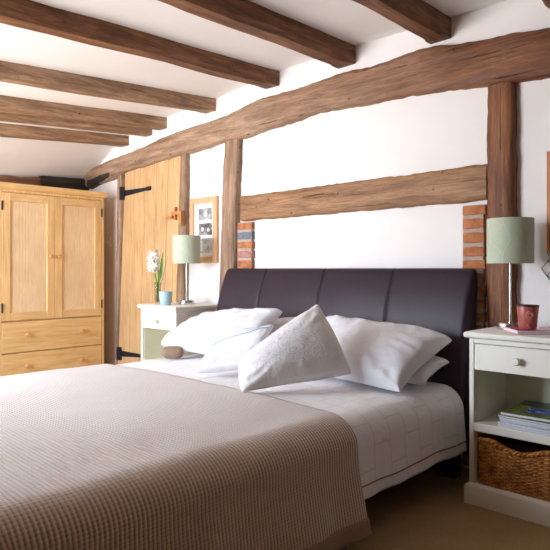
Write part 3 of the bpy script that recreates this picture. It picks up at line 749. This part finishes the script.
# ------------------------------------------------------------------ pictures
def picture(x0, x1, z0, z1, fw_, mat, lab, photos):
    t = thing('picture_frame', ((x0+x1)/2, -.001, (z0+z1)/2), lab, 'picture'); y0 = -.024
    mb = MB(); cs = [(0, -.001), (0, y0+.003), (.003, y0), (fw_-.003, y0), (fw_, y0+.004), (fw_, -.008)]
    mb.sweep([[V((x0+a, y, z0+a)), V((x1-a, y, z0+a)), V((x1-a, y, z1-a)), V((x0+a, y, z1-a))] for a, y in cs], cap=False)
    mb.build('frame', mat, t, ang=30)
    mt = bx(x0+fw_-.002, x1-fw_+.002, -.010, -.002, z0+fw_-.002, z1-fw_+.002).build('mount', M['mount'], t)
    for k, (a, b, c_, d, m) in enumerate(photos):
        W, H = x1-x0, z1-z0
        bx(x0+W*a, x0+W*b, -.0115, -.0095, z0+H*c_, z0+H*d).build('photograph', m, mt)
    return t, mt
pa = mk_photo('grey_photo_print', 1.0, (84,84,88), (196,196,200), 12); pb = mk_photo('dark_photo_print', 4.0, (60,58,60), (206,206,208), 14); pc = mk_photo('pale_photo_print', 9.0, (150,166,176), (234,238,242), 16)
X0, X1, Z0, Z1 = -3.545, -3.235, 1.03, 1.507
fr, mt = picture(X0, X1, Z0, Z1, .044, M['frame1'], 'light oak frame with three small photographs on the wall left of the bed', [(.30,.80,.655,.835,pa), (.30,.80,.425,.605,pb), (.30,.80,.15,.375,pc)])
M['gphoto'] = plain('grey_print_tone', (92,90,92), 0.4, bs=0); M['lphoto'] = plain('light_print_tone', (200,198,198), 0.4, bs=0)
W, H = X1-X0, Z1-Z0
for cx, cz, rr in ((.45, .52, .030), (.66, .51, .026)):
    x, z = X0+W*cx, Z0+H*cz
    s = MB().lathe((x, -.0115, z), [(rr, 0), (rr, .0006)], 20, axis='y'); s.build('printed_head', M['gphoto'], mt)
    s = MB().lathe((x, -.0121, z-.004), [(rr*.6, 0), (rr*.6, .0005)], 20, axis='y'); s.build('printed_face', M['lphoto'], mt)
x, z = X0+W*.56, Z0+H*.745
MB().lathe((x, -.0115, z), [(.022, 0), (.022, .0006)], 20, axis='y').build('printed_face', M['lphoto'], mt)
picture(-.972, -.56, 1.06, 1.51, .05, M['frame2'], 'honey wood picture frame cut off at the right edge of the photo', [(.25,.75,.2,.8,pb)])
# twisted wire ornament below it
wo = MB(); rnd = random.Random(2); wx, wz = -.943, .985
def zig(pts): wo.tube([V((x, -.012+.006*math.sin(i*2.1), z)) for i, (x, z) in enumerate(pts)], .0018, 6)
zig([(wx-.03, wz+.075), (wx-.015, wz+.045), (wx+.02, wz+.03)])
zig([(wx-.055, wz+.0), (wx-.03, wz+.035), (wx, wz+.01), (wx-.03, wz-.03), (wx-.055, wz)])
zig([(wx-.03, wz+.035), (wx-.005, wz+.055), (wx+.03, wz+.02), (wx, wz+.01)])
zig([(wx-.03, wz-.03), (wx, wz-.055), (wx+.03, wz-.025), (wx, wz+.01), (wx+.03, wz+.02)])
zig([(wx-.045, wz-.012), (wx-.02, wz-.05), (wx+.01, wz-.06), (wx, wz-.03)])
tag(wo.build('wire_ornament', M['wire'], org=(wx, -.01, wz)), 'black twisted wire ornament on the wall below the honey wood picture frame', 'ornament')

# ------------------------------------------------------------------ bed
HX0, HX1 = -3.06, -1.268
bed = thing('bed', ((HX0+HX1)/2, -1.25, 0), 'king size bed with a dark brown leather sleigh headboard', 'bed')
prof = [(-.215,.10), (-.215,.30), (-.212,.50), (-.198,.65), (-.178,.76), (-.150,.86), (-.122,.925), (-.100,.972), (-.085,.987), (-.072,.990), (-.062,.983), (-.058,.962), (-.058,.90), (-.058,.80), (-.060,.65), (-.060,.45), (-.060,.10)]
seams = [-2.665, -2.19, -1.72]
xs = []
n = 150
for i in range(n+1): xs.append(HX0+(HX1-HX0)*i/n)
for s in seams: xs += [s-.006, s, s+.006]
xs = sorted(set(xs)); mb = MB(); rings = []
edges = [HX0]+seams+[HX1]
for x in xs:
    e = min(x-HX0, HX1-x); k = 1 if e > .03 else math.sqrt(max(0, 1-((.03-e)/.03)**2))
    g = sum(math.exp(-((x-s)/.007)**2) for s in seams)
    pan = [(a, b) for a, b in zip(edges, edges[1:]) if a-1e-6 <= x <= b+1e-6][0]; q = (x-pan[0])/(pan[1]-pan[0]); puff = .003*(max(0, 4*q*(1-q)))**.5
    ring = []
    cy_, n_ = -.135, len(prof)
    for j, (y, z) in enumerate(prof):
        ymid = -.15 if z < .7 else -.15+.07*smooth01((z-.7)/.28)
        front = j <= 9
        yy = ymid+(y-ymid)*(.55+.45*k); zz = z-(1-k)*.022*(1 if z > .3 else 0)
        if front and j < 8: yy -= puff-.005*g+.003*nz(x*4, z*5)
        elif j in (8, 9, 10): zz += puff*.3-.002*g
        ring.append(V((x, yy, zz)))
    rings.append(ring)
mb.sweep(rings); hb = mb.build('headboard', M['leather'], bed, ang=70, sub=1)
for s in seams:
    pts = [V((s, y-.002-.001, z)) for y, z in prof[1:9]]+[V((s, -.073, .989))]
    sm = MB()
    fine = []
    for a, b in zip(pts, pts[1:]):
        for q in range(6): fine.append(a+(b-a)*q/6)
    sm.tube(fine, .0018, 6); sm.build('seam', M['thread'], hb)
for x in (HX0+.06, HX1-.12): bx(x, x+.06, -.19, -.12, 0, .12).build('leg', M['leather_d'], bed, bevel=.004)
for x in (-2.945, -1.405): bx(x, x+.05, -2.30, -.20, .07, .32).build('side_rail', M['leather_d'], bed, bevel=.015, seg=3)
bx(-2.945, -1.355, -2.33, -2.28, .07, .32).build('foot_rail', M['leather_d'], bed, bevel=.015, seg=3)
for x in (-2.92, -1.45): bx(x, x+.06, -2.27, -2.21, 0, .08).build('leg', M['leather_d'], bed)

# draped covers: unfolded sheet over the mattress
BXL, BXR, BYF, RR = -2.935, -1.362, -2.26, .105
def drape(X, Y, z0, flare, amp, seed, rip=0):
    """X,Y in the unfolded plane -> 3D"""
    ex = X-BXR if X > BXR else (X-BXL if X < BXL else 0); ey = Y-BYF if Y < BYF else 0
    cx, cy = min(max(X, BXL), BXR), max(Y, BYF); d = math.hypot(ex, ey)
    k = (cx-(BXL+BXR)/2)/((BXR-BXL)/2); top = z0+.012*(1-k*k)
    h = amp*(nz(X*2.6, Y*2.6, seed)+.5*nz(X*6, Y*6, seed+4))
    if d < 1e-9: return V((cx, cy, top+h))
    ox, oy = ex/d, ey/d
    if d < RR*PI/2:
        a = d/RR; o_, dz = RR*math.sin(a), RR*(1-math.cos(a)); nrm = (math.sin(a), math.cos(a))
    else:
        e = d-RR*PI/2; fl_ = flare*(1-math.exp(-e/.12)); o_, dz = RR+fl_*e, RR+e*math.sqrt(1-min(.5, fl_)**2); nrm = (1, 0)
        wv = rip*smooth01(e/.25)*(math.sin(Y*17+2*nz(Y*4, 1, seed))+.6*nz(Y*9, X*2, seed)); o_ += wv
    o_ += h*nrm[0]*.8
    z = top-dz+h*nrm[1]
    return V((cx+ox*o_, cy+oy*o_, max(z, .012)))
def cover(xa, xb, ya, yb, nx, ny, fn):
    mb = MB()
    for j in range(ny+1):
        for i in range(nx+1): mb.v.append(fn(i/nx, j/ny))
    for j in range(ny):
        for i in range(nx):
            a = j*(nx+1)+i
            q = [(i, j), (i+1, j), (i+1, j+1), (i, j+1)]
            mb.face((a, a+1, a+nx+2, a+nx+1), 0, [(xa+(xb-xa)*u/nx, ya+(yb-ya)*v/ny) for u, v in q])
    return mb
# duvet
DXa, DXb = BXL-.42, BXR+.345; DYa, DYb = -.245, -1.42
def duv(u, v):
    X = DXa+(DXb-DXa)*u; Y = DYa+(DYb-DYa)*v
    if X > BXR: X -= .012*nz(Y*3, 2)*smooth01((X-BXR)/.3)
    p = drape(X, Y, .448, .10, .010, 3.0, .007)
    hd_ = smooth01((-.24-Y)/.10)
    return p
mb = cover(DXa, DXb, DYa, DYb, 200, 110, duv)
dv = mb.build('duvet', M['duvet'], ang=180, solid=.012)
tag(dv, 'white quilted duvet spread on the bed, showing between the pillows and the brown blanket', 'duvet')
pts = []
for k in range(90):
    v = k/89; u = 1-.045/(DXb-DXa); p = duv(u, v); pts.append(p+V((.002, 0, 0)))
MB().tube(pts, .0026, 6).build('hem_stitching', M['hem'], dv)
# blanket
BYa, BYb = -1.06, BYF-.42; BXa, BXb = BXL-.40, BXR+.455
def blk(u, v, off=0):
    X = BXa+(BXb-BXa)*u; w = smooth01((X-BXL)/(BXR-BXL)); Y0 = BYa+.05*math.sin(PI*min(1, max(0, (X-BXL)/(BXR-BXL))))*0-.015*w
    Y = Y0+(BYb-Y0)*v
    p = drape(X, Y, .464+off, .17, .006, 9.0, .006)
    if X > BXR: p.x += .02*smooth01((X-BXR)/.15)
    return p
mb = cover(BXa, BXb, BYa, BYb, 210, 130, blk)
bl = mb.build('blanket', M['waffle'], ang=180, solid=.010)
tag(bl, 'taupe waffle knit blanket covering the lower part of the bed', 'blanket')
mb = cover(BXb-.055, BXb+.001, BYa, BYb, 4, 130, lambda u, v: blk((BXb-.055+.056*u-BXa)/(BXb-BXa), v)+V((.0035, 0, 0)))
mb.build('hem_band', M['bhem'], bl, ang=180, solid=.003)

# pillows
def pillow(name, c, T1, T2, mat, lab, cat='pillow', group=None, pinch=.06, seed=0., parent=None, res=44, wr=.009, sag=0., pw=.28):
    """c: four corners around; T1/T2: bulge to the front / to the back"""
    c = [V(p) for p in c]; n = ((c[2]-c[0]).cross(c[3]-c[1])).normalized()
    if n.dot(V((0, -CD, CH))-c[0]) < 0 and abs(n.z) < .3: n = -n
    elif n.z < 0 and abs(n.z) >= .3: n = -n
    mid = sum(c, V((0,0,0)))/4
    def base(u, v):
        uu = u*(1-pinch*(1-v*v)); vv = v*(1-pinch*(1-u*u))
        a, b = (uu+1)/2, (vv+1)/2
        return c[0]*(1-a)*(1-b)+c[1]*a*(1-b)+c[2]*a*b+c[3]*(1-a)*b
    def pt(u, v, s):
        h = max(0, (1-u*u)*(1-v*v))**pw
        p = base(u, v); T = T1 if s > 0 else -T2
        edge = min(1-abs(u), 1-abs(v))
        wk = wr*(nz(p.x*8, p.y*8, seed+p.z*8)+.7*abs(nz(p.x*17, p.y*17, seed+5+p.z*12))+.3*nz(p.x*40, p.y*40, seed+p.z*40))*min(1, edge*5)
        rad = .7*wr*math.sin(math.atan2(v, u)*13+seed+3*nz(u*2,v*2,seed))*smooth01(math.hypot(u, v)-.35)*min(1, edge*6)
        flop = .012*nz(u*1.5+seed, v*1.5)*(1-h)
        return p+n*(T*h+(wk+rad)*(1 if s > 0 else .3)+flop)-V((0,0,sag*h))
    mb = MB(); idx = {}
    def vid(i, j, s):
        k = (i, j, s if 0 < i < res and 0 < j < res else 0)
        if k not in idx:
            u, v = -1+2*i/res, -1+2*j/res
            # denser towards the edges
            u, v = math.sin(u*PI/2)*.35+u*.65, math.sin(v*PI/2)*.35+v*.65
            idx[k] = len(mb.v); mb.v.append(pt(u, v, s))
        return idx[k]
    for s in (1, -1):
        for j in range(res):
            for i in range(res):
                q = [(i, j), (i+1, j), (i+1, j+1), (i, j+1)]
                if s < 0: q = q[::-1]
                mb.face([vid(a, b, s) for a, b in q], 0, [(a/res, b/res) for a, b in q])
    o = mb.build(name, mat, org=mid, ang=180, sub=1)
    if lab: tag(o, lab, cat, group)
    o_edge = [pt(-1+2*i/40, -1, 1) for i in range(40)]+[pt(1, -1+2*i/40, 1) for i in range(40)]+[pt(1-2*i/40, 1, 1) for i in range(40)]+[pt(-1, 1-2*i/40, 1) for i in range(40)]
    return o, o_edge, pt
G = 'white pillows on the bed'
pillow('pillow', [(-2.02,-.49,.485), (-1.312,-.475,.488), (-1.325,-.235,.555), (-2.02,-.25,.545)], .06, .03, M['white_cot'], 'white pillow lying beneath another at the right end of the headboard', 'pillow', G, seed=1)
pillow('pillow', [(-2.08,-.63,.50), (-1.345,-.63,.470), (-1.295,-.265,.660), (-2.03,-.265,.70)], .118, .03, M['white_cot'], 'large white pillow on top at the right, leaning on the headboard', 'pillow', G, seed=2, wr=.012)
pillow('pillow', [(-2.93,-.56,.49), (-2.17,-.55,.50), (-2.17,-.265,.715), (-2.93,-.265,.62)], .045, .04, M['white_cot'], 'white pillow mostly hidden, propped on the headboard behind the left pillows', 'pillow', G, seed=3)
pillow('pillow', [(-3.05,-.63,.515), (-2.24,-.66,.485), (-2.25,-.38,.755), (-2.99,-.36,.65)], .11, .03, M['white_cot'], 'large white pillow at the left end of the bed beside the far nightstand', 'pillow', G, seed=4, wr=.012)
o, ed, pt_ = pillow('pillow', [(-2.25,-.985,.487), (-2.005,-.84,.525), (-2.045,-.665,.712), (-2.36,-.80,.575)], .045, .03, M['white_cot'], 'small white pillow with thin blue piping leaning behind the embroidered cushion', 'pillow', G, seed=5, wr=.006, pinch=.02)
mb = MB(); mb.tube([pt_(-.97+1.94*i/30, .72+.08*math.sin(i*.2), 1)+V((.002,-.002,.003)) for i in range(31)], .0024, 6); tag(mb.build('piping', M['blue_pipe'], o), 'thin blue piping')
o, ed, pt_ = pillow('cushion', [(-1.80,-1.105,.482), (-1.562,-.68,.535), (-1.765,-.668,.82), (-1.91,-1.02,.59)], .10, .045, M['cushion'], 'square pale linen cushion with embroidered circles standing in the middle of the bed', 'cushion', None, seed=6, wr=.006, pinch=-.035, pw=.42)
MB().tube(ed, .004, 6, closed=True).build('piping', M['white_pipe'], o)
# taupe bolster tucked beneath the left pillow
a, b = V((-2.88, -.69, .494)), V((-2.82, -.64, .494)); d = (b-a)
d = d.normalized(); RB = .037; rr = [RB*math.sin(i*PI/16) for i in range(9)]; tt = [-RB*1.3*math.cos(i*PI/16) for i in range(9)]
rr += [RB, .033, .024, .01]; tt += [.05, .07, .08, .085]
mb = MB(); mb.tube([a+d*t for t in tt], [max(.001, r) for r in rr], 20)
tag(mb.build('bolster', M['taupe'], ang=80), 'taupe rounded bolster peeking out beneath the far left pillow', 'cushion')

# ------------------------------------------------------------------ daylight
W = bpy.data.worlds.new('sky'); bpy.context.scene.world = W; W.use_nodes = True
wn = W.node_tree.nodes; wl = W.node_tree.links; bg = wn['Background']
tc = wn.new('ShaderNodeTexCoord'); sp = wn.new('ShaderNodeSeparateXYZ'); wl.new(tc.outputs['Generated'], sp.inputs[0])
cr = wn.new('ShaderNodeValToRGB'); e = cr.color_ramp.elements
mp = wn.new('ShaderNodeMapRange'); mp.inputs['From Min'].default_value = -1; wl.new(sp.outputs['Z'], mp.inputs['Value'])
wl.new(mp.outputs['Result'], cr.inputs['Fac'])
e[0].position = 0.47; e[0].color = (1.0, 1.0, 1.02, 1); e[1].position = 0.53; e[1].color = (.76, .87, 1.0, 1)
wl.new(cr.outputs['Color'], bg.inputs['Color']); bg.inputs['Strength'].default_value = 16.0
L = bpy.data.lights.new('window_portal', 'AREA'); L.shape = 'RECTANGLE'; L.size = WX1-WX0; L.size_y = WZ1-WZ0
L.cycles.is_portal = True
lo = bpy.data.objects.new('window_portal', L); C.objects.link(lo); lo.location = ((WX0+WX1)/2, YF-.05, (WZ0+WZ1)/2); lo.rotation_euler = (PI/2, 0, 0)
sc = bpy.context.scene
sc.view_settings.view_transform = 'Standard'; sc.view_settings.look = 'None'; sc.view_settings.gamma = 1; sc.view_settings.use_curve_mapping = False
sc.view_settings.exposure = 0.68
sc.cycles.max_bounces = 12; sc.cycles.diffuse_bounces = 8
